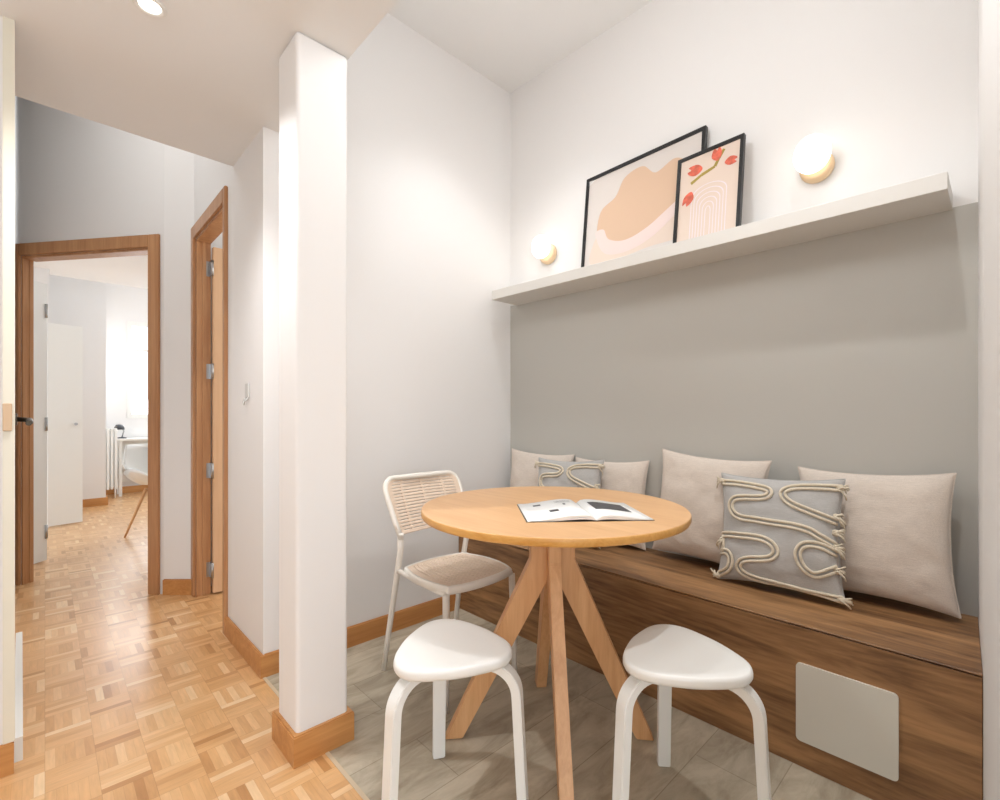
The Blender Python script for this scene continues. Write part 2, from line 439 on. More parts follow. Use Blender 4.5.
# baseboards
def skirt(name, a, b, h=0.094, th=0.014, flip=1):
    bm = bmesh.new(); wall_seg(bm, a, b, th*flip, 0, h)
    bmesh.ops.bevel(bm, geom=[e for e in bm.edges if all(v.co.z > h-1e-4 for v in e.verts)], offset=0.004, segments=2, affect='EDGES')
    return struct(name, bm, M['skirt'])
skirt('baseboard_left', (1.684, YL), (XB, YL))
skirt('baseboard_hall', (XB, D0-0.04), (XB, YL-0.014), flip=-1)
skirt('baseboard_corner', DR, (XB, 3.375), flip=-1)
skirt('baseboard_near_left', (-0.068, 2.073), (-2.6, 2.073))
bm = bmesh.new()
o_, i_ = 0.0145, 0.0
P4 = [(0.565, 1.507), (0.734, 1.507), (0.734, 1.672), (0.565, 1.672)]
bm_prism(bm, [(0.565-o_, 1.507-o_), (0.734+o_, 1.507-o_), (0.734+o_, 1.672+o_), (0.565-o_, 1.672+o_)], 0, 0.094)
bmesh.ops.bevel(bm, geom=[e for e in bm.edges if all(v.co.z > 0.09 for v in e.verts)], offset=0.004, segments=2, affect='EDGES')
struct('baseboard_pillar', bm, M['skirt'])
# white plinth and door edge on the hall's left side, seen edge on
bm = bmesh.new(); wall_seg(bm, (-0.072, 2.12), (-0.098, 3.15), -0.022, 0, 0.075)
struct('baseboard_hall_left', bm, M['white'])
struct('trim_2', box((-0.092, 2.066, 0.094), (-0.066, 2.073, CZ)), M['cream'])

# door 1 (hall end)
def mid_z(): pass
d1 = struct_empty('door_1', (dw(0.4).x, dw(0.4).y, 0))
bm = bmesh.new()
AW = 0.075
dbox(bm, OP0-AW+0.03, OP0+0.0, 0, 2.18, -0.016, 0.0); dbox(bm, OP1, OP1+AW, 0, 2.18, -0.016, 0.0); dbox(bm, OP0, OP1, 2.105, 2.18, -0.016, 0.0)
bmesh.ops.bevel(bm, geom=list(bm.edges), offset=0.003, segments=2, affect='EDGES')
obj('architrave', bm, M['doorwood'], d1)
bm = bmesh.new()
dbox(bm, OP0, OP0+0.012, 0, 2.105, 0.0, 0.058); dbox(bm, OP1-0.014, OP1, 0, 2.105, 0.0, 0.075); dbox(bm, OP0+0.014, OP1-0.014, 2.09, 2.105, 0.0, 0.075)
dbox(bm, OP0+0.012, OP0+0.016, 0, 2.09, 0.035, 0.058); dbox(bm, OP1-0.020, OP1-0.014, 0, 2.09, 0.045, 0.075)
obj('jamb', bm, M['doorwood'], d1)

# door 2 (right side of the hall)
d2 = struct_empty('door_2', (XB, 3.0, 0))
bm = bmesh.new()
bm_box(bm, (XB-0.016, D1, 0), (XB, D1+0.06, 2.215)); bm_box(bm, (XB-0.016, D0-0.04, 0), (XB, D0, 2.215)); bm_box(bm, (XB-0.016, D0, 2.14), (XB, D1, 2.215))
bmesh.ops.bevel(bm, geom=list(bm.edges), offset=0.003, segments=2, affect='EDGES')
obj('architrave', bm, M['doorwood'], d2)
bm = bmesh.new()
bm_box(bm, (XB, D1-0.014, 0), (XB+0.075, D1, 2.14)); bm_box(bm, (XB, D0, 0), (XB+0.075, D0+0.014, 2.14)); bm_box(bm, (XB, D0+0.014, 2.125), (XB+0.075, D1-0.014, 2.14))
bm_box(bm, (XB+0.03, D1-0.020, 0), (XB+0.050, D1-0.014, 2.125))
obj('jamb', bm, M['doorwood'], d2)
bm = box((XB+0.080, D1-0.052, 0.012), (XB+0.70, D1-0.015, 2.10), 0.002)
leaf = obj('door_leaf', bm, M['doorleaf'], d2)
for hz in (0.15, 0.75, 1.35, 1.97):
    bm = bmesh.new(); bm_tube(bm, [(XB+0.074, D1-0.056, hz-0.045), (XB+0.074, D1-0.056, hz+0.045)], 0.008, 10)
    bm_box(bm, (XB+0.048, D1-0.0170, hz-0.045), (XB+0.074, D1-0.0135, hz+0.045)); bm_box(bm, (XB+0.068, D1-0.056, hz-0.045), (XB+0.074, D1-0.015, hz+0.045)); 
    obj('hinge', bm, M['chrome'], d2)
# light switch + intercom hook on the hall wall
t = thing('light_switch', 'small white light switch on the hall wall beside the pillar', 'switch', (XB, 2.313, 1.13))
obj('switch_plate', box((XB-0.008, 2.29, 1.160), (XB, 2.335, 1.225), 0.003), M['plastic'], t)
bm = bmesh.new(); bm_tube(bm, [(XB-0.006, 2.295, 1.160), (XB-0.018, 2.302, 1.145), (XB-0.018, 2.313, 1.130), (XB-0.018, 2.324, 1.145), (XB-0.006, 2.331, 1.160)], 0.003, 8)
obj('hook', bm, M['plastic'], t)
# strike plate in the near left jamb
t = tag(obj('strike_plate', box((-0.092, 2.058, 1.035), (-0.072, 2.066, 1.118), 0.002), M['brass']), 'narrow beige strike plate on the cream jamb at the left edge', 'strike plate')
origin_to(t, (-0.089, 2.066, 1.08))
# handle of the hall door seen edge-on
t = thing('door_handle', 'dark metal lever handle sticking out of the hall wall at left', 'door handle', (-0.082, 2.50, 1.068))
bm = bmesh.new(); bm_tube(bm, [(-0.085, 2.50, 1.068), (-0.074, 2.50, 1.068)], 0.022, 20); obj('rosette', bm, M['darkmetal'], t)
bm = bmesh.new(); bm_tube(bm, [(-0.076, 2.50, 1.068), (-0.050, 2.50, 1.066), (-0.042, 2.49, 1.064), (-0.040, 2.44, 1.058), (-0.042, 2.39, 1.054)], [0.009, 0.009, 0.010, 0.010, 0.009], 10); obj('lever', bm, M['darkmetal'], t)
# downlight in the lowered ceiling
t = thing('ceiling_downlight', 'round recessed downlight glowing in the low hall ceiling', 'downlight', (0.222, 1.716, CZ))
bm = bmesh.new()
bm_lathe(bm, [(0.028, -0.001), (0.040, -0.001), (0.042, -0.004), (0.040, -0.006), (0.030, -0.006), (0.028, -0.004)], 32)
bmesh.ops.translate(bm, verts=bm.verts, vec=(0.222, 1.716, CZ)); 
bmesh.ops.delete(bm, geom=[f for f in bm.faces if len(f.verts) > 4], context='FACES_ONLY')
obj('trim_ring', bm, M['white'], t)
bm = bmesh.new(); bm_lathe(bm, [(0.0275, -0.001), (0.0275, -0.003)], 32); bmesh.ops.translate(bm, verts=bm.verts, vec=(0.222, 1.716, CZ))
obj('lens', bm, M['daylight'], t)

# ------------------------------------------------------------------ bench
XF = 1.687; BZ = 0.437
bench = thing('bench', 'long built-in walnut bench below the grey wall', 'bench', (1.9, 1.05, 0))
bm = bmesh.new()
bm_prism(bm, [(XF-0.001, 0.0328), (XF-0.001, YL-0.001), (on_grey(YL)-0.001, YL-0.001), (on_grey(0.06)-0.001, 0.0535)], BZ-0.005, BZ)
bmesh.ops.bevel(bm, geom=list(bm.edges), offset=0.0015, segments=1, affect='EDGES')
obj('seat_board', bm, M['bench'], bench)
obj('front_panel', box((XF, 0.0335, 0.0), (XF+0.02, YL-0.001, BZ-0.008), 0.001, 1), M['bench'], bench)
bm = bmesh.new()
ya, yb, za, zb_ = 0.194, 0.439, 0.083, 0.321
ol = []
for cy, cz, a0 in ((yb-.012, zb_-.012, 0), (ya+.012, zb_-.012, 90), (ya+.012, za+.012, 180), (yb-.012, za+.012, 270)):
    for k in range(6):
        a = math.radians(a0+18*k); ol.append((cy+.012*math.cos(a), cz+.012*math.sin(a)))
A = [bm.verts.new((XF-0.008, y, z)) for y, z in ol]; B = [bm.verts.new((XF-0.0001, y, z)) for y, z in ol]
bm.faces.new(A); bm.faces.new(B[::-1])
for k in range(len(ol)): bm.faces.new((A[k], A[(k+1) % len(ol)], B[(k+1) % len(ol)], B[k]))
o = obj('access_panel', bm, M['panel'], bench); o['label'] = 'glossy off-white access panel set in the bench front'

# ------------------------------------------------------------------ shelf
sh = thing('wall_shelf', 'long thick pale floating shelf across the wall above the bench', 'shelf', (2.0, 1.08, 1.76))
def sx(y, off): return on_grey(y, off)
bm = bmesh.new()
bm_prism(bm, [(sx(0.112, 0.212), 0.112), (sx(2.055, 0.212), 2.055), (sx(2.055, 0.001), 2.055), (sx(0.112, 0.001), 0.112)], 1.758, 1.811)
bmesh.ops.bevel(bm, geom=list(bm.edges), offset=0.0015, segments=1, affect='EDGES')
obj('shelf_board', bm, M['shelf'], sh)

# ------------------------------------------------------------------ wall lamps
def sconce(y, z, label, r=0.073):
    x = on_grey(y)
    t = thing('wall_lamp', label, 'wall lamp', (x, y, z), math.radians(-1.8), 'round globe wall lamps above the shelf')
    R = Matrix.Rotation(-PI/2, 4, 'Y')    # local x of the lathe becomes up
    bm = bmesh.new(); bm_lathe(bm, [(0.045, 0.0), (0.056, 0.002), (0.058, 0.012), (0.056, 0.026), (0.040, 0.030)], 40); bmesh.ops.translate(bm, verts=bm.verts, vec=(-0.014, 0, 0))
    bmesh.ops.transform(bm, matrix=R, verts=bm.verts)
    obj('base', bm, M['base'], t, world=False)
    bm = bmesh.new()
    prof = []
    for k in range(17):
        a = -PI/2+PI*k/16
        prof.append((max(0.002, math.cos(a)*r*0.93), 0.074+math.sin(a)*0.050))
    bm_lathe(bm, prof, 40); bmesh.ops.scale(bm, vec=(1.14, 1, 1), verts=bm.verts); bmesh.ops.translate(bm, verts=bm.verts, vec=(0.014, 0, 0)); bmesh.ops.transform(bm, matrix=R, verts=bm.verts)
    g = obj('globe', bm, M['globe'], t, world=False)
    l = bpy.data.lights.new('wall_lamp_light', 'POINT'); l.energy = 0.35; l.color = (1, 0.90, 0.80); l.shadow_soft_size = 0.04
    lo = bpy.data.objects.new('wall_lamp_light', l); COL.objects.link(lo); lo.parent = t; lo.location = (-0.16, 0, 0)
    return t
sconce(1.80, 2.025, 'glowing white globe wall lamp left of the pictures', 0.062)
sconce(0.488, 2.045, 'glowing white globe wall lamp right of the pictures', 0.066)

# ------------------------------------------------------------------ pictures
def picture(y0, y1, h, xb, xt, label, art, fw=0.016):
    """leans against the wall: y0<y1 plan range, bottom at xb offset from wall"""
    zb = 1.811
    wdt = y1-y0
    ym = (y0+y1)/2
    t = thing('picture_frame', label, 'picture', (on_grey(ym)-xb, ym, zb), math.radians(-1.8), 'black framed prints on the shelf')
    lean = math.asin((xb-xt)/h)
    # local frame: x right as seen (towards -Y world), y = out of wall, build in (a,b,c): a along -Y, b up, c towards the room (-X)
    T = Matrix.Rotation(lean, 4, 'Y') @ Matrix(((0, 0, -1, 0), (-1, 0, 0, 0), (0, 1, 0, 0), (0, 0, 0, 1)))
    def fin(bm): bmesh.ops.transform(bm, matrix=T, verts=bm.verts); return bm
    hw = wdt/2
    bm = bmesh.new()
    bm_box(bm, (-hw, 0, -0.020), (-hw+fw, h, 0.0)); bm_box(bm, (hw-fw, 0, -0.020), (hw, h, 0.0))
    bm_box(bm, (-hw+fw, 0, -0.020), (hw-fw, fw, 0.0)); bm_box(bm, (-hw+fw, h-fw, -0.020), (hw-fw, h, 0.0))
    obj('frame', fin(bm), M['black'], t, world=False)
    bm = bmesh.new(); mats = art(bm, hw-fw, fw, h-fw)
    obj('print', fin(bm), mats, t, world=False)
    return t
def poly(bm, pts, c, mi):
    vs = [bm.verts.new((x, y, c)) for x, y in pts]
    f = bm.faces.new(vs); f.material_index = mi
    return f
def smooth_loop(pts, n=6):
    out = []; K = len(pts)
    for i in range(K):
        p0, p1, p2, p3 = [Vector(pts[(i+j-1) % K]) for j in range(4)]
        for k in range(n):
            s = k/n
            out.append(tuple(0.5*((2*p1)+(-p0+p2)*s+(2*p0-5*p1+4*p2-p3)*s*s+(-p0+3*p1-3*p2+p3)*s**3)))
    return out
def clip_loop(pts, hw, y0, y1):
    return [(max(-hw, min(hw, x)), max(y0, min(y1, y))) for x, y in pts]
def art_big(bm, hw, y0, y1):
    bm_box(bm, (-hw, y0, -0.014), (hw, y1, -0.008), 0)
    H = y1-y0
    def u(px, py): return (-hw+2*hw*px, y0+H*py)
    # soft abstract shapes: a rounded cloud, a base band and a pale crescent
    poly(bm, clip_loop(smooth_loop([u(.06, .10), u(.10, .34), u(.22, .42), u(.5, .30), u(.8, .44), u(.97, .50), u(.98, .14), u(.6, .10), u(.3, .07)]), hw, y0, y1), -0.0076, 2)
    poly(bm, clip_loop(smooth_loop([u(.12, .36), u(.14, .62), u(.28, .72), u(.36, .88), u(.52, .92), u(.64, .80), u(.80, .86), u(.92, .72), u(.90, .46), u(.70, .30), u(.46, .24), u(.24, .26)]), hw, y0, y1), -0.0072, 1)
    poly(bm, clip_loop(smooth_loop([u(.10, .40), u(.18, .42), u(.24, .30), u(.40, .24), u(.60, .30), u(.84, .46), u(.88, .40), u(.66, .20), u(.42, .12), u(.20, .17)]), hw, y0, y1), -0.0068, 3)
    return [M['paper'], M['peach'], M['palepeach'], M['rose']]
def art_small(bm, hw, y0, y1):
    bm_box(bm, (-hw, y0, -0.014), (hw, y1, -0.008), 0)
    H = y1-y0
    def u(px, py): return (-hw+2*hw*px, y0+H*py)
    # ribbed vase: nested arches drawn as thin strips
    cx = 0.52
    for k in range(6):
        ww = 0.30-0.05*k; top = 0.62-0.04*k
        outl = []; inn = []
        for s in range(13):
            a = PI*s/12
            outl.append(u(cx-ww*math.cos(a), top-0.10+0.12*math.sin(a)*(1-0.1*k)))
            inn.append(u(cx-(ww-0.014)*math.cos(a), top-0.108+0.12*math.sin(a)*(1-0.1*k)))
        outl = [u(cx-ww, 0.02)]+outl+[u(cx+ww, 0.02)]; inn = [u(cx-ww+0.014, 0.02)]+inn+[u(cx+ww-0.014, 0.02)]
        for a, b2, c2, d2_ in zip(outl, outl[1:], inn[1:], inn):
            poly(bm, [a, b2, c2, d2_], -0.0074, 1)
    def stem(pts, wd, mi):
        V = [Vector(p) for p in pts]
        for a, b2 in zip(V, V[1:]):
            d = (b2-a).normalized(); n = Vector((-d.y, d.x))*wd
            poly(bm, [a-n, b2-n*0.8, b2+n*0.8, a+n], -0.0070, mi)
    stem([u(.20, .70), u(.38, .76), u(.60, .80), u(.66, .88), u(.74, 1.0-.04)], 0.0075, 2)
    def tulip(c, a, s):
        base = [(-0.0, -1.0), (0.55, -0.6), (0.75, 0.1), (0.45, 1.0), (0.1, 0.55), (-0.2, 1.0), (-0.6, 0.5), (-0.7, -0.3)]
        pts = [(c[0]+s*(x*math.cos(a)-y*math.sin(a)), c[1]+s*(x*math.sin(a)+y*math.cos(a))) for x, y in base]
        poly(bm, smooth_loop(pts, 3), -0.0066, 3)
    tulip(u(.26, .84), 1.35, 0.034); tulip(u(.62, .93), 0.1, 0.030); tulip(u(.86, .80), -1.7, 0.026); tulip(u(.17, .53), 2.7, 0.032)
    return [M['palepeach'], M['lilac'], M['olive'], M['coral']]
picture(0.895, 1.545, 0.545, 0.080, 0.024, 'larger black framed abstract peach print leaning at the back of the shelf', art_big)
picture(0.725, 1.010, 0.425, 0.128, 0.075, 'smaller black framed tulip vase print leaning in front of the larger one', art_small, 0.014)

# ------------------------------------------------------------------ cushions
def cushion_surface(S, T, seed, pinch=0.085):
    """returns f(u,v,side) -> local point, u,v in [-1,1]; plane x(width) z(height), thickness y"""
    h = S/2
    def f(u, v, side):
        x = u*h*(1-pinch*(1-abs(v)**2.2)*abs(u)**1.5*1.0) ; z = v*h*(1-pinch*(1-abs(u)**2.2)*abs(v)**1.5)
        e = max(0.0, (1-u*u))*max(0.0, (1-v*v))
        y = T*(e**0.42)
        n = noise.noise(Vector((u*1.7+seed, v*1.7, seed*2.3)))*0.010+noise.noise(Vector((u*4+seed, v*5, seed)))*0.004
        fall = noise.noise(Vector((u*9, v*9, seed)))*0.0022
        y = y+(n+fall)*min(1, e*4)
        y = y*(1+0.10*(-v))
        return Vector((x, side*y, z))
    return f
def make_cushion_mesh(S, T, seed, N=40):
    f = cushion_surface(S, T, seed)
    bm = bmesh.new()
    def g(i): 
        s = -1+2*i/N
        return math.sin(s*PI/2)*0.75+s*0.25
    grids = {}
    for side in (-1, 1):
        for i in range(N+1):
            for j in range(N+1):
                edge = i in (0, N) or j in (0, N)
                if edge and side == 1: grids[(side, i, j)] = grids[(-1, i, j)]; continue
                grids[(side, i, j)] = bm.verts.new(f(g(i), g(j), side))
    for side in (-1, 1):
        for i in range(N):
            for j in range(N):
                q = [grids[(side, i, j)], grids[(side, i+1, j)], grids[(side, i+1, j+1)], grids[(side, i, j+1)]]
                fc = bm.faces.new(q); fc.smooth = True
    # piped seam
    loop = [f(g(i), -1, 1) for i in range(N)]+[f(1, g(i), 1) for i in range(N)]+[f(g(N-i), 1, 1) for i in range(N)]+[f(-1, g(N-i), 1) for i in range(N)]
    bm_tube(bm, loop, 0.0028, 6, closed=True)
    return bm, f
def cushion(y, offb, S, T, lean, yaw, roll, label, seed, name='cushion', group='plain linen cushions on the bench'):
    """y: plan position of the middle; offb: distance of the bottom edge from the wall; lean back angle"""
    t = thing(name, label, 'cushion', (on_grey(y)-offb, y, BZ), 0, group)
    # local: front face (side -1, -y) must face the room (-X world)
    Rm = Matrix.Rotation(math.radians(yaw)-PI/2, 4, 'Z') @ Matrix.Rotation(-math.radians(lean), 4, 'X') @ Matrix.Translation((0, 0, S/2*0.985)) @ Matrix.Rotation(math.radians(roll), 4, 'Y')
    bm, f = make_cushion_mesh(S, T, seed)
    bmesh.ops.transform(bm, matrix=Rm, verts=bm.verts)
    return t, bm, f, Rm
def plain_cushion(*a, **k):
    t, bm, f, Rm = cushion(*a, **k)
    zmin = min(v.co.z for v in bm.verts); bmesh.ops.translate(bm, verts=bm.verts, vec=(0, 0, -zmin+0.001))
    o = obj('cover', bm, M['linen'], t, world=False)
    return t
plain_cushion(1.835, 0.075, 0.43, 0.062, 6, 8, 2, 'plain beige linen cushion leftmost on the bench, in the wall corner', 1.3)
plain_cushion(1.375, 0.080, 0.42, 0.062, 7, 3, -1, 'plain beige linen cushion behind the round table', 4.1)
plain_cushion(0.875, 0.100, 0.465, 0.070, 6, -1, 3, 'plain beige linen cushion tucked behind the fully visible rope cushion, right of the table', 7.7)
plain_cushion(0.318, 0.095, 0.445, 0.070, 6, -3, -2, 'plain beige linen cushion rightmost on the bench', 2.9)

ZW = 160., 35., 790., 95., 780., 715., 100., 570.     # reference corners of the rope drawing
def inv_bil(px, py):
    TL, TR, BR, BL = Vector((160, 35)), Vector((792, 92)), Vector((785, 718)), Vector((98, 575))
    u = v = 0.5; p = Vector((px, py))
    for _ in range(30):
        A = TL+(TR-TL)*u; B = BL+(BR-BL)*u
        q = A+(B-A)*v; r = p-q
        du = (TR-TL)*(1-v)+(BR-BL)*v; dv = B-A
        det = du.x*dv.y-du.y*dv.x
        u += (r.x*dv.y-r.y*dv.x)/det; v += (du.x*r.y-du.y*r.x)/det
    return (u*2-1, 1-v*2)
paths = [
 [(156, 84), (230, 86), (300, 92), (370, 104), (425, 120), (447, 142), (428, 168), (370, 173), (300, 170), (240, 176), (212, 208), (228, 248), (280, 276), (360, 290), (450, 308), (560, 328), (640, 352), (700, 388), (785, 440)],
 [(790, 142), (720, 128), (650, 118), (570, 116), (522, 136), (520, 172), (560, 212), (630, 248), (700, 280), (788, 318)],
 [(100, 353), (180, 356), (260, 366), (340, 376), (410, 392), (458, 422), (472, 460), (445, 488), (390, 494), (320, 492), (268, 502), (250, 532), (278, 570), (340, 602), (420, 628), (520, 656), (630, 682), (788, 700)],
 [(100, 440), (160, 442), (190, 466), (195, 506), (172, 540), (100, 557)],
 [(786, 478), (720, 440), (660, 424), (612, 430), (588, 466), (598, 520), (634, 566), (680, 580), (784, 548)],
 [(118, 356), (128, 400), (122, 440)],
]
def catmull(pts, n=5):
    V = [Vector(p) for p in pts]; V = [V[0]*2-V[1]]+V+[V[-1]*2-V[-2]]
    out = []
    for i in range(1, len(V)-2):
        p0, p1, p2, p3 = V[i-1:i+3]
        for k in range(n):
            s = k/n
            out.append(0.5*((2*p1)+(-p0+p2)*s+(2*p0-5*p1+4*p2-p3)*s*s+(-p0+3*p1-3*p2+p3)*s**3))
    out.append(V[-2]); return out
def rope_cushion(y, offb, S, T, lean, yaw, roll, label, seed):
    t, bm, f, Rm = cushion(y, offb, S, T, lean, yaw, roll, label, seed, group='grey rope cushions on the bench')
    zmin = min(v.co.z for v in bm.verts)
    sh_ = Matrix.Translation((0, 0, -zmin+0.001))
    bmesh.ops.transform(bm, matrix=sh_, verts=bm.verts)
    obj('cover', bm, M['greylinen'], t, world=False)
    X = sh_ @ Rm
    rr = 0.0052
    rnd = random.Random(5)
    for pi_, pth in enumerate(paths):
        cpx = catmull([inv_bil(*p) for p in pth], 6)
        bm = bmesh.new()
        K = len(cpx)
        lanes = (-1, 0, 1) if False else (-1, 1)
        for ln in lanes:
            pts = []
            for i, c in enumerate(cpx):
                d = (cpx[min(i+1, K-1)]-cpx[max(i-1, 0)]).normalized(); n = Vector((-d.y, d.x))
                for_off = 0.0082/(S/2)*ln
                q = c+n*for_off
                q.x = max(-0.99, min(0.99, q.x)); q.y = max(-0.985, min(0.985, q.y))
                P_ = f(q.x, q.y, -1); P_.y -= rr*0.7
                pts.append(X @ P_)
            bm_tube(bm, pts, rr, 8)
        obj('rope_trim', bm, M['rope'], t, world=False)
    # knotted ends
    knots = [(1.0, 0.83), (1.0, 0.36), (1.0, 0.10), (1.0, -0.14), (1.0, -0.50), (1.0, -0.93), (-1.0, 0.84), (-1.0, -0.28), (-1.0, -0.95)]
    for (u, v) in knots:
        bm = bmesh.new()
        base = f(u*0.975, v, -1)
        big = abs(v) > 0.9
        for k in range(7):
            a = rnd.uniform(-1.0, 1.0); L_ = rnd.uniform(0.018, 0.034)*(1.25 if big else 1)
            p0 = base+Vector((-u*0.010, -0.006, rnd.uniform(-0.006, 0.006)))
            p1 = base+Vector((u*L_*0.35, -0.012-rnd.uniform(0, 0.006), a*0.010))
            p2 = base+Vector((u*L_*0.65, -0.007, a*0.020-0.004+(0.004 if big else 0)))
            p3 = base+Vector((u*L_*(0.75), 0.0, a*0.026-(0.002 if big else 0.012)))
            q = [X @ p for p in (p0, p1, p2, p3)]
            for p in q: p.z = max(p.z, 0.004)
            bm_tube(bm, q, [0.0034, 0.0032, 0.003, 0.002], 6)
        # knot loop
        c = X @ (base+Vector((0, -0.007, 0)))
        ring = [c+Vector((0.0, 0.008*math.cos(s*PI/5), 0.008*math.sin(s*PI/5))) for s in range(10)]
        ring = [Vector((p.x, p.y, max(p.z, 0.005))) for p in ring]
        bm_tube(bm, ring, 0.0045, 6, closed=True)
        obj('tassel', bm, M['rope'], t, world=False)
    return t
rope_cushion(0.575, 0.222, 0.415, 0.055, 11, 0, -2, 'grey cushion with cream rope swirls, beside the rightmost beige cushion', 5.5)
rope_cushion(1.555, 0.195, 0.415, 0.058, 10, 2, -2, 'grey cushion with cream rope swirls, half hidden behind the round table', 9.1)

# ------------------------------------------------------------------ table
TC = (1.272, 1.074); TZ = 0.771; TR = 0.448
tb = thing('round_table', 'round light oak pedestal table with four splayed legs', 'table', (TC[0], TC[1], 0))
bm = bmesh.new()
bm_lathe(bm, [(TR-0.012, TZ-0.027), (TR-0.003, TZ-0.024), (TR, TZ-0.018), (TR, TZ-0.005), (TR-0.001, TZ-0.002), (TR-0.003, TZ)], 128)
for f in bm.faces:
    f.material_index = 0 if f.calc_center_median().z > TZ-0.0015 else 1
    if len(f.verts) > 4: f.smooth = False
obj('tabletop', bm, [M['table'], M['tableedge']], tb, world=False)
bm = bmesh.new(); bm_lathe(bm, [(0.16, TZ-0.045), (0.165, TZ-0.042), (0.165, TZ-0.028), (0.16, TZ-0.0272)], 48)
obj('mounting_plate', bm, M['leg'], tb, world=False)
angs = [143, 50, -133, -52]
rad = [0.350, 0.285, 0.335, 0.320]
for a_, r_ in zip(angs, rad):
    a = math.radians(a_); d = Vector((math.cos(a), math.sin(a), 0)); n = Vector((-d.y, d.x, 0))
    w2 = 0.020   # half thickness across
    zt = TZ-0.045; zk = 0.590
    secs = []
    # vertical block then splayed leg
    prof = [(zt, 0.012, 0.070), (zk+0.01, 0.012, 0.070), (zk-0.12, 0.055, 0.140), (0.30, 0.162, 0.243), (0.0, r_-0.042, r_+0.022)]
    prof = [(zt, 0.014, 0.078), (zk, 0.014, 0.078), (0.0, r_-0.040, r_+0.018)]
    for z, i0, i1 in prof:
        zi = z-0.06 if z == zk else z
        secs.append([d*i0-n*w2+Vector((0, 0, zi)), d*i1-n*w2+Vector((0, 0, z)), d*i1+n*w2+Vector((0, 0, z)), d*i0+n*w2+Vector((0, 0, zi))])
    bm = bmesh.new(); bm_bar(bm, secs)
    bmesh.ops.bevel(bm, geom=list(bm.edges), offset=0.003, segments=2, affect='EDGES')
    obj('leg', bm, M['leg'], tb, world=False)
bm = bmesh.new(); bm_box(bm, (-0.022, -0.022, 0.60), (0.022, 0.022, TZ-0.0455), 0, 0.002)
bmesh.ops.rotate(bm, verts=bm.verts, cent=(0, 0, 0), matrix=Matrix.Rotation(PI/4, 3, 'Z'))
obj('hub', bm, M['leg'], tb, world=False)

# ------------------------------------------------------------------ magazine
mg = thing('magazine', 'open magazine lying on the round table', 'magazine', (1.34, 1.03, TZ))
def pxw(u, v, z):
    D = 478*(1.08-z)/(v-416); L = (u-500)*D/478
    return Vector((.6895*D+.7243*L, .7243*D-.6895*L, z))
sp0 = pxw(597, 520, TZ+0.004); sp1 = pxw(566, 495, TZ+0.004)     # spine near, far
ax = (sp1-sp0); ax.z = 0; LN = 0.275; ax.normalize()
wx = Vector((-ax.y, ax.x, 0))   # to the left page
sp0 = Vector((sp0.x, sp0.y, 0))
def page(bm, side, wdt, lift, z0, thick, mi=0):
    rings = []
    for k in range(13):
        s = k/12
        z = z0+0.002+lift*math.sin(PI*min(1, s*1.15)**0.55)*(1-s*0.35)
        p = wx*side*s*wdt
        rings.append((p, z))
    top = [[bm.verts.new(sp0+p+ax*t*LN+Vector((0, 0, z))) for p, z in rings] for t in (0, 1)]
    bot = [[bm.verts.new(sp0+p+ax*t*LN+Vector((0, 0, max(z0+0.0004, z-thick)))) for p, z in rings] for t in (0, 1)]
    for k in range(12):
        f = bm.faces.new((top[0][k], top[0][k+1], top[1][k+1], top[1][k])); f.smooth = True; f.material_index = mi
        bm.faces.new((bot[0][k], bot[0][k+1], bot[1][k+1], bot[1][k])).material_index = mi
        bm.faces.new((top[0][k], top[0][k+1], bot[0][k+1], bot[0][k])).material_index = mi
        bm.faces.new((top[1][k], top[1][k+1], bot[1][k+1], bot[1][k])).material_index = mi
    bm.faces.new((top[0][12], top[1][12], bot[1][12], bot[0][12])).material_index = mi
    bm.faces.new((top[0][0], top[1][0], bot[1][0], bot[0][0])).material_index = mi
def zpage(s, lift): return TZ+0.0024+lift*math.sin(PI*min(1, s*1.15)**0.55)*(1-s*0.35)
bm = bmesh.new()
corners = [sp0+wx*0.208-ax*0.002, sp0-wx*0.173-ax*0.002, sp0-wx*0.173+ax*(LN+.002), sp0+wx*0.208+ax*(LN+.002)]
bm_prism(bm, [(c.x, c.y) for c in corners], TZ+0.0003, TZ+0.0012)
obj('cover', bm, M['cover'], mg)
for side, lift, PW in ((1, 0.017, 0.205), (-1, 0.015, 0.170)):
    bm = bmesh.new()
    page(bm, side, PW, lift, TZ+0.0012, 0.006)
    page(bm, side, PW-.007, lift*0.45, TZ+0.0013, 0.004)
    pg = obj('page_block', bm, M['magpaper'], mg)
    def patch(s0, s1, t0, t1, K=6):
        bm = bmesh.new(); rows = []
        for i in range(K+1):
            s = s0+(s1-s0)*i/K
            z = zpage(s, lift)+0.0016
            rows.append([bm.verts.new(sp0+wx*side*s*PW+ax*t*LN+Vector((0, 0, z))) for t in (t0, t1)])
        for A, B in zip(rows, rows[1:]): bm.faces.new((A[0], A[1], B[1], B[0]))
        obj('printing', bm, M['ink'], pg)
    if side == 1:
        patch(0.46, 0.60, 0.32, 0.42); patch(0.66, 0.78, 0.74, 0.82); patch(0.28, 0.32, 0.62, 0.70)
        for k in range(4): patch(0.16, 0.42, 0.78+0.03*k, 0.786+0.03*k)
    else:
        patch(0.14, 0.82, 0.36, 0.80)
    

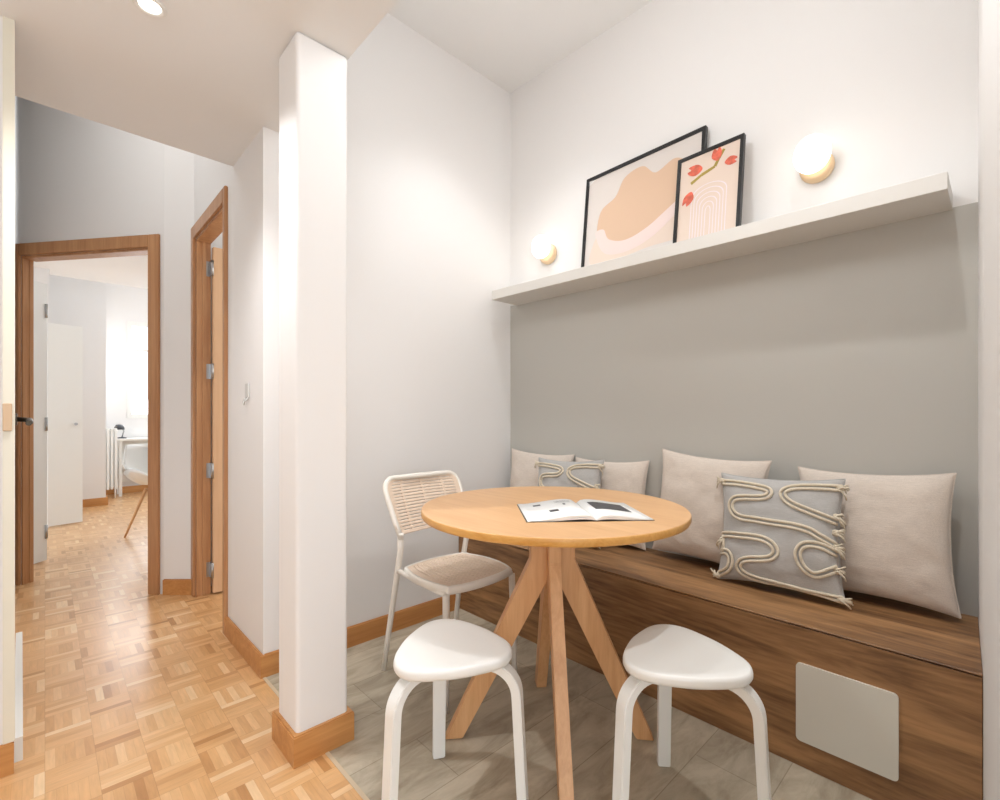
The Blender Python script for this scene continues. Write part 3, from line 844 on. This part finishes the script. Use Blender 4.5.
# ------------------------------------------------------------------ stools
def rounded_tri(R, bulge, n=96):
    """outline of a soft triangular seat with corner directions at 90,210,330 deg"""
    pts = []
    for k in range(n):
        a = 2*PI*k/n
        r = R*(1+bulge*math.cos(3*(a-PI/2))+bulge*0.16*math.cos(6*(a-PI/2)))
        pts.append(Vector((r*math.cos(a), r*math.sin(a))))
    return pts
def stool(loc, rot, label):
    t = thing('stool', label, 'stool', (loc[0], loc[1], 0), math.radians(rot), 'white three-legged stools')
    ZS = 0.452
    bm = bmesh.new()
    prof = [(0.90, ZS-0.030), (0.975, ZS-0.028), (1.0, ZS-0.020), (1.0, ZS-0.010), (0.985, ZS-0.002), (0.955, ZS), (0.80, ZS-0.0015), (0.4, ZS-0.003)]
    out = rounded_tri(0.151, 0.12)
    rings = [[bm.verts.new((p.x*s, p.y*s, z)) for p in out] for s, z in prof]
    n = len(out)
    for A, B in zip(rings, rings[1:]):
        for k in range(n):
            f = bm.faces.new((A[k], A[(k+1) % n], B[(k+1) % n], B[k])); f.smooth = True
    bm.faces.new(rings[0][::-1]); f = bm.faces.new(rings[-1]); f.smooth = True
    obj('seat', bm, M['white'], t, world=False)
    for q in range(3):
        a = math.radians(90+120*q); d = Vector((math.cos(a), math.sin(a), 0)); n_ = Vector((-d.y, d.x, 0))
        # centre line of the bent-wood leg in the (r,z) plane
        cl = []
        zt = ZS-0.030-0.012
        cl.append((0.060, zt)); cl.append((0.100, zt))
        rc = 0.075
        cx_, cz_ = 0.112, zt-rc
        for s in range(9):
            ang = PI/2-s*(PI/2-0.06)/8
            cl.append((cx_+rc*math.cos(ang), cz_+rc*math.sin(ang)))
        cl.append((0.205, 0.0))
        secs = []
        for i, (r, z) in enumerate(cl):
            p0 = Vector(cl[max(i-1, 0)]); p1 = Vector(cl[min(i+1, len(cl)-1)]); tg = (p1-p0).normalized(); nn = Vector((tg.y, -tg.x))  # in (r,z)
            if i == len(cl)-1: nn = Vector((-1, 0))if nn.x < 0 else Vector((1, 0))
            th = 0.0125; wd = 0.0195 if z > 0.2 else 0.0195-0.001
            A = Vector((r, z))+nn*th; B = Vector((r, z))-nn*th
            secs.append([d*A.x-n_*wd+Vector((0, 0, A.y)), d*A.x+n_*wd+Vector((0, 0, A.y)), d*B.x+n_*wd+Vector((0, 0, B.y)), d*B.x-n_*wd+Vector((0, 0, B.y))])
        bm = bmesh.new(); bm_bar(bm, secs)
        bmesh.ops.bevel(bm, geom=[e for e in bm.edges], offset=0.0025, segments=2, affect='EDGES')
        obj('leg', bm, M['white'], t, world=False)
    return t
stool((0.812, 1.050), -27, 'white three-legged stool left of the table front, nearest the pillar')
stool((1.232, 0.592), -50, 'white three-legged stool right of the table front, nearest the access panel')

# ------------------------------------------------------------------ chair
def slotted(fn, nu, nv, hole, thick=0.006):
    """grid surface with cells removed where hole(i,j)"""
    bm = bmesh.new()
    V = [[bm.verts.new(fn(i/nu, j/nv)) for j in range(nv+1)] for i in range(nu+1)]
    for i in range(nu):
        for j in range(nv):
            if hole(i, j): continue
            f = bm.faces.new((V[i][j], V[i+1][j], V[i+1][j+1], V[i][j+1])); f.smooth = True
    for v in [v for v in bm.verts if not v.link_faces]: bm.verts.remove(v)
    return bm
CX0, CX1 = 1.045, 1.425
ch = thing('dining_chair', 'white tubular chair with beige slotted seat and back by the wall', 'chair', ((CX0+CX1)/2, 1.60, 0), 0)
cm = (CX0+CX1)/2; hw = (CX1-CX0)/2
def back_y(z): return 1.700+0.13*max(0, (z-0.58)/0.22)*0.85
# rear legs run up into the back hoop
for s, nm in ((-1, 'l'), (1, 'r')):
    X_ = lambda o: cm+s*(hw-o)
    pts = [(X_(0.0), 1.815, 0.0), (X_(0.006), 1.79, 0.15), (X_(0.012), 1.76, 0.30), (X_(0.014), 1.725, 0.45), (X_(0.014), 1.705, 0.53), (X_(0.012), 1.703, 0.60)]
    obj('leg', tube(pts, [0.0105, 0.0115, 0.012, 0.0125, 0.0125, 0.0125], 12), M['chairwhite'], ch)
    pts = [(X_(0.012), 1.395, 0.0), (X_(0.016), 1.40, 0.2), (X_(0.020), 1.405, 0.425)]
    obj('leg', tube(pts, [0.0105, 0.0125, 0.0135], 12), M['chairwhite'], ch)
# hoop
hoop = []
zb0, zt0 = 0.585, 0.812
def hp(x, z): return Vector((x, 1.700+0.115*(z-zb0)/(zt0-zb0), z))
hoop_pts = []
rr_ = 0.05
hoop_pts.append(hp(cm-hw+0.012, zb0-0.01)); hoop_pts.append(hp(cm-hw+0.002, zb0+0.06)); hoop_pts.append(hp(cm-hw-0.006, zt0-rr_-0.02))
for k in range(7):
    a = PI-k*PI/12
    hoop_pts.append(hp(cm-hw-0.006+rr_+rr_*math.cos(a), zt0-rr_+rr_*math.sin(a)))
for k in range(7):
    a = PI/2-k*PI/12
    hoop_pts.append(hp(cm+hw+0.006-rr_+rr_*math.cos(a), zt0-rr_+rr_*math.sin(a)))
hoop_pts.append(hp(cm+hw+0.006, zt0-rr_-0.02)); hoop_pts.append(hp(cm+hw-0.002, zb0+0.06)); hoop_pts.append(hp(cm+hw-0.012, zb0-0.01))
obj('back_frame', tube(hoop_pts, 0.0115, 10), M['chairwhite'], ch)
# back panel
def backfn(u, v):
    z = zb0+0.008+(zt0-zb0-0.014)*v
    # rounded upper corners
    half = hw+0.004
    if v > 0.78: half -= 0.045*(1-math.sqrt(max(0, 1-((v-0.78)/0.22)**2)))
    if v < 0.15: half -= 0.02*((0.15-v)/0.15)**2
    x = cm+(2*u-1)*half
    p = hp(x, z); p.y += 0.022*(1-(2*u-1)**2)-0.008
    return p
NU, NV = 42, 85
def bh(i, j):
    if j < 3 or j > NV-4 or i < 3 or i > NU-4: return False
    return j % 5 == 0 and i % 12 != 8
bm = slotted(backfn, NU, NV, bh)
o = obj('backrest', bm, M['chairtan'], ch)
md = o.modifiers.new('thick', 'SOLIDIFY'); md.thickness = 0.004; md.offset = 0
# seat
SY0, SY1 = 1.375, 1.735; SZ = 0.452
def seat_out(u, v):
    X = 2*u-1; Y = 2*v-1
    # squircle mapping
    x = X*math.sqrt(1-Y*Y*0.30); y = Y*math.sqrt(1-X*X*0.26)
    return x, y
def seatfn(u, v):
    x, y = seat_out(u, v)
    hw_ = hw+0.006-0.012*(y+1)/2
    z = SZ-0.010*(1-x*x)*(1-y*y)-0.008*max(0, -y-0.6)
    return Vector((cm+x*hw_*0.97, (SY0+SY1)/2+y*(SY1-SY0)/2*0.97, z))
NS = 85
def shh(i, j):
    if i < 8 or i > NS-8 or j < 6 or j > NS-6: return False
    return i % 5 == 0 and j % 10 != 2
bm = slotted(seatfn, NS, NS, shh)
o = obj('seat', bm, M['chairtan'], ch)
md = o.modifiers.new('thick', 'SOLIDIFY'); md.thickness = 0.004; md.offset = 0
# rim
rim = []
for k in range(NS): rim.append((k/NS, 0))
for k in range(NS): rim.append((1, k/NS))
for k in range(NS): rim.append((1-k/NS, 1))
for k in range(NS): rim.append((0, 1-k/NS))
bm = bmesh.new()
secs = []
for u, v in rim:
    x, y = seat_out(u, v); c = seatfn(u, v); ctr = Vector((cm, (SY0+SY1)/2, c.z)); d = (c-ctr); d.z = 0; d.normalize()
    secs.append([c-d*0.006+Vector((0, 0, 0.003)), c+d*0.004+Vector((0, 0, 0.003)), c+d*0.009+Vector((0, 0, -0.003)), c+d*0.009+Vector((0, 0, -0.024)), c+d*0.002+Vector((0, 0, -0.028)), c-d*0.006+Vector((0, 0, -0.026))])
R_ = [[bm.verts.new(p) for p in s] for s in secs]
K = len(R_)
for i in range(K):
    A, B = R_[i], R_[(i+1) % K]
    for k in range(6):
        f = bm.faces.new((A[k], A[(k+1) % 6], B[(k+1) % 6], B[k])); f.smooth = True
obj('seat_frame', bm, M['chairwhite'], ch)
for s in (-1, 1):
    obj('side_rail', tube([(cm+s*(hw-0.014), 1.728, 0.440), (cm+s*(hw-0.016), 1.60, 0.432), (cm+s*(hw-0.018), 1.41, 0.424)], 0.011, 10), M['chairwhite'], ch)

# ------------------------------------------------------------------ far bedroom seen through door 1
def onY(u, Y):
    k = (u-500)/478; D = Y/(.7243-.6895*k); return (.6895+.7243*k)*D
struct('ceiling.003', box((-1.6, 4.6, 2.5), (3.0, 6.6, 2.6)), M['ceiling'])
struct('ceiling.004', box((-1.6, 6.6, 3.15), (3.0, 8.7, 3.25)), M['ceiling'])
struct('wall_bedroom_bulkhead', box((-1.6, 6.55, 2.6), (3.0, 6.6, 3.25)), M['wall'])
wx0, wx1 = onY(127, 8.48), 2.0
bm = bmesh.new()
bm_box(bm, (-1.6, 8.48, 0), (wx0, 8.58, 3.2)); bm_box(bm, (wx1, 8.48, 0), (3.0, 8.58, 3.2))
bm_box(bm, (wx0, 8.48, 0), (wx1, 8.58, 1.05)); bm_box(bm, (wx0, 8.48, 2.42), (wx1, 8.58, 3.2))
struct('wall_bedroom_far', bm, M['wall'])
bm = bmesh.new(); bm_prism(bm, [(-1.6, 7.40), (0.535, 7.50), (0.535, 8.48), (-1.6, 8.48)], 0, 3.2)
struct('wall_bedroom_left', bm, M['wall'])
struct('baseboard_bedroom', prism([(0.2, 7.47), (0.555, 7.487), (0.555, 8.47), (0.54, 8.47), (0.54, 7.50), (0.2, 7.485)], 0, 0.094), M['skirt'])
struct('baseboard_bedroom_far', box((0.56, 8.465, 0), (3.0, 8.48, 0.094)), M['skirt'])
bm = bmesh.new()
for a, b2 in ((wx0, wx0+0.05), (wx1-0.05, wx1), ((wx0+wx1)/2-0.03, (wx0+wx1)/2+0.03)): bm_box(bm, (a, 8.47, 1.05), (b2, 8.53, 2.42))
for a, b2 in ((1.05, 1.11), (2.36, 2.42), (2.0, 2.03)): bm_box(bm, (wx0, 8.475, a), (wx1, 8.525, b2))
w1 = struct_empty('window_1', ((wx0+wx1)/2, 8.5, 1.05))
obj('window_frame', bm, M['white'], w1)
obj('pane', box((wx0+0.02, 8.505, 1.07), (wx1-0.02, 8.509, 2.40)), M['glass'], w1)
# closet block with white door
bm = box((-1.6, 6.36, 0), (0.03, 6.95, 2.5)); struct('wall_closet', bm, M['wall'])
d3 = struct_empty('door_3', (0.15, 6.4, 0))
bm = bmesh.new(); bm_prism(bm, [(0.02, 6.35), (0.276, 6.42), (0.266, 6.46), (0.01, 6.39)], 0.012, 1.98)
obj('door_leaf', bm, M['white'], d3)
obj('door_knob', tube([(0.225, 6.40, 1.0), (0.225, 6.36, 1.0)], 0.014, 12), M['chrome'], d3)
d4 = struct_empty('door_4', (-0.10, 4.85, 0))
bm = bmesh.new(); bm_prism(bm, [(-0.26, 4.60), (0.011, 4.905), (-0.018, 4.935), (-0.29, 4.63)], 0.010, 2.06)
obj('door_leaf', bm, M['white'], d4)
for hz in (0.22, 1.02, 1.86):
    obj('hinge', tube([(0.006, 4.897, hz-0.05), (0.006, 4.897, hz+0.05)], 0.010, 8), M['chrome'], d4)
# desk
dk = thing('desk', 'narrow white desk under the far bedroom window', 'desk', (1.1, 8.3, 0))
dx0 = onY(117, 8.15)
obj('desktop', box((dx0, 8.13, 0.745), (dx0+1.2, 8.46, 0.775), 0.003), M['white'], dk)
for a in (dx0+0.02, dx0+1.14):
    for y_ in (8.15, 8.41):
        obj('leg', box((a, y_, 0), (a+0.035, y_+0.035, 0.745)), M['white'], dk)
obj('shelf', box((dx0+0.05, 8.20, 0.36), (dx0+0.62, 8.44, 0.44), 0.003), M['shelf'], dk)
obj('back_panel', box((dx0+0.055, 8.44, 0.16), (dx0+1.14, 8.455, 0.745)), M['white'], dk)
# desk lamp
lx = onY(122, 8.28)
t = thing('desk_lamp', 'small dark lamp standing on the far white desk', 'lamp', (lx, 8.28, 0.775))
bm = bmesh.new(); bm_lathe(bm, [(0.05, 0.0), (0.05, 0.012), (0.02, 0.018)], 24); obj('base', bm, M['darkplastic'], t, world=False)
obj('stem', tube([(0, 0, 0.015), (0.02, 0, 0.10), (-0.01, 0, 0.16)], 0.008, 8), M['chrome'], t, world=False)
bm = bmesh.new(); bm_lathe(bm, [(0.06, 0.12), (0.055, 0.15), (0.035, 0.185), (0.01, 0.19)], 24); bmesh.ops.translate(bm, verts=bm.verts, vec=(-0.03, 0, 0)); obj('lamp_shade', bm, M['darkplastic'], t, world=False)
# radiator
rx = onY(109.5, 8.0)
t = thing('radiator', 'slim white radiator standing left of the far desk', 'radiator', (rx, 8.05, 0))
bm = bmesh.new()
for k in range(4): bm_box(bm, (rx-0.07+k*0.04, 8.0, 0.12), (rx-0.04+k*0.04, 8.09, 0.92), 0, 0.008)
obj('fins', bm, M['white'], t)
bm = bmesh.new(); bm_tube(bm, [(rx-0.075, 8.045, 0.16), (rx+0.085, 8.045, 0.16)], 0.018, 12); obj('pipe', bm, M['white'], t)
bm = tube([(rx-0.075, 8.045, 0.88), (rx+0.085, 8.045, 0.88)], 0.018, 12); obj('pipe', bm, M['white'], t)
for a in (-0.05, 0.06): obj('foot', tube([(rx+a, 8.045, 0.0), (rx+a, 8.045, 0.16)], 0.009, 8), M['white'], t)
# desk chair with wooden legs
cx_, cy_ = 0.80, 5.30
t = thing('shell_chair', 'white shell chair with wooden legs in the far bedroom', 'chair', (cx_, cy_, 0), math.radians(30))
bm = bmesh.new()
N_ = 16
V = []
for i in range(N_+1):
    row = []
    for j in range(N_+1):
        x = -1+2*i/N_; s = j/N_
        if s < 0.5: y = -0.22+0.42*s*2; z = 0.44+0.035*x*x+0.012*(1-s*2)
        else:
            q = (s-0.5)*2; y = 0.20+0.10*math.sin(q*PI/2); z = 0.44+0.38*q; 
        hw2 = 0.24*(1-0.25*max(0, s-0.7)/0.3)
        row.append(bm.verts.new((x*hw2, y-0.06*x*x*(1 if s > 0.5 else 0.2), z+(0.14*x*x*math.sin(min(1, s*1.2)*PI)))))
    V.append(row)
for i in range(N_):
    for j in range(N_):
        f = bm.faces.new((V[i][j], V[i+1][j], V[i+1][j+1], V[i][j+1])); f.smooth = True
o = obj('shell', bm, M['white'], t, world=False); md = o.modifiers.new('thick', 'SOLIDIFY'); md.thickness = 0.012
for sx_, sy_ in ((-1, -1), (1, -1), (-1, 1), (1, 1)):
    obj('leg', tube([(sx_*0.10, sy_*0.10, 0.425), (sx_*0.21, sy_*0.21, 0.0)], [0.014, 0.009], 10), M['leg'], t, world=False)
# side room wall behind door 2
struct('wall_side_room', box((2.45, 2.2, 0), (2.55, 6.5, 3.2)), M['wall'])
struct('wall_side_room_back', box((XB+0.1, 3.46, 0), (2.45, 3.56, 3.2)), M['wall'])
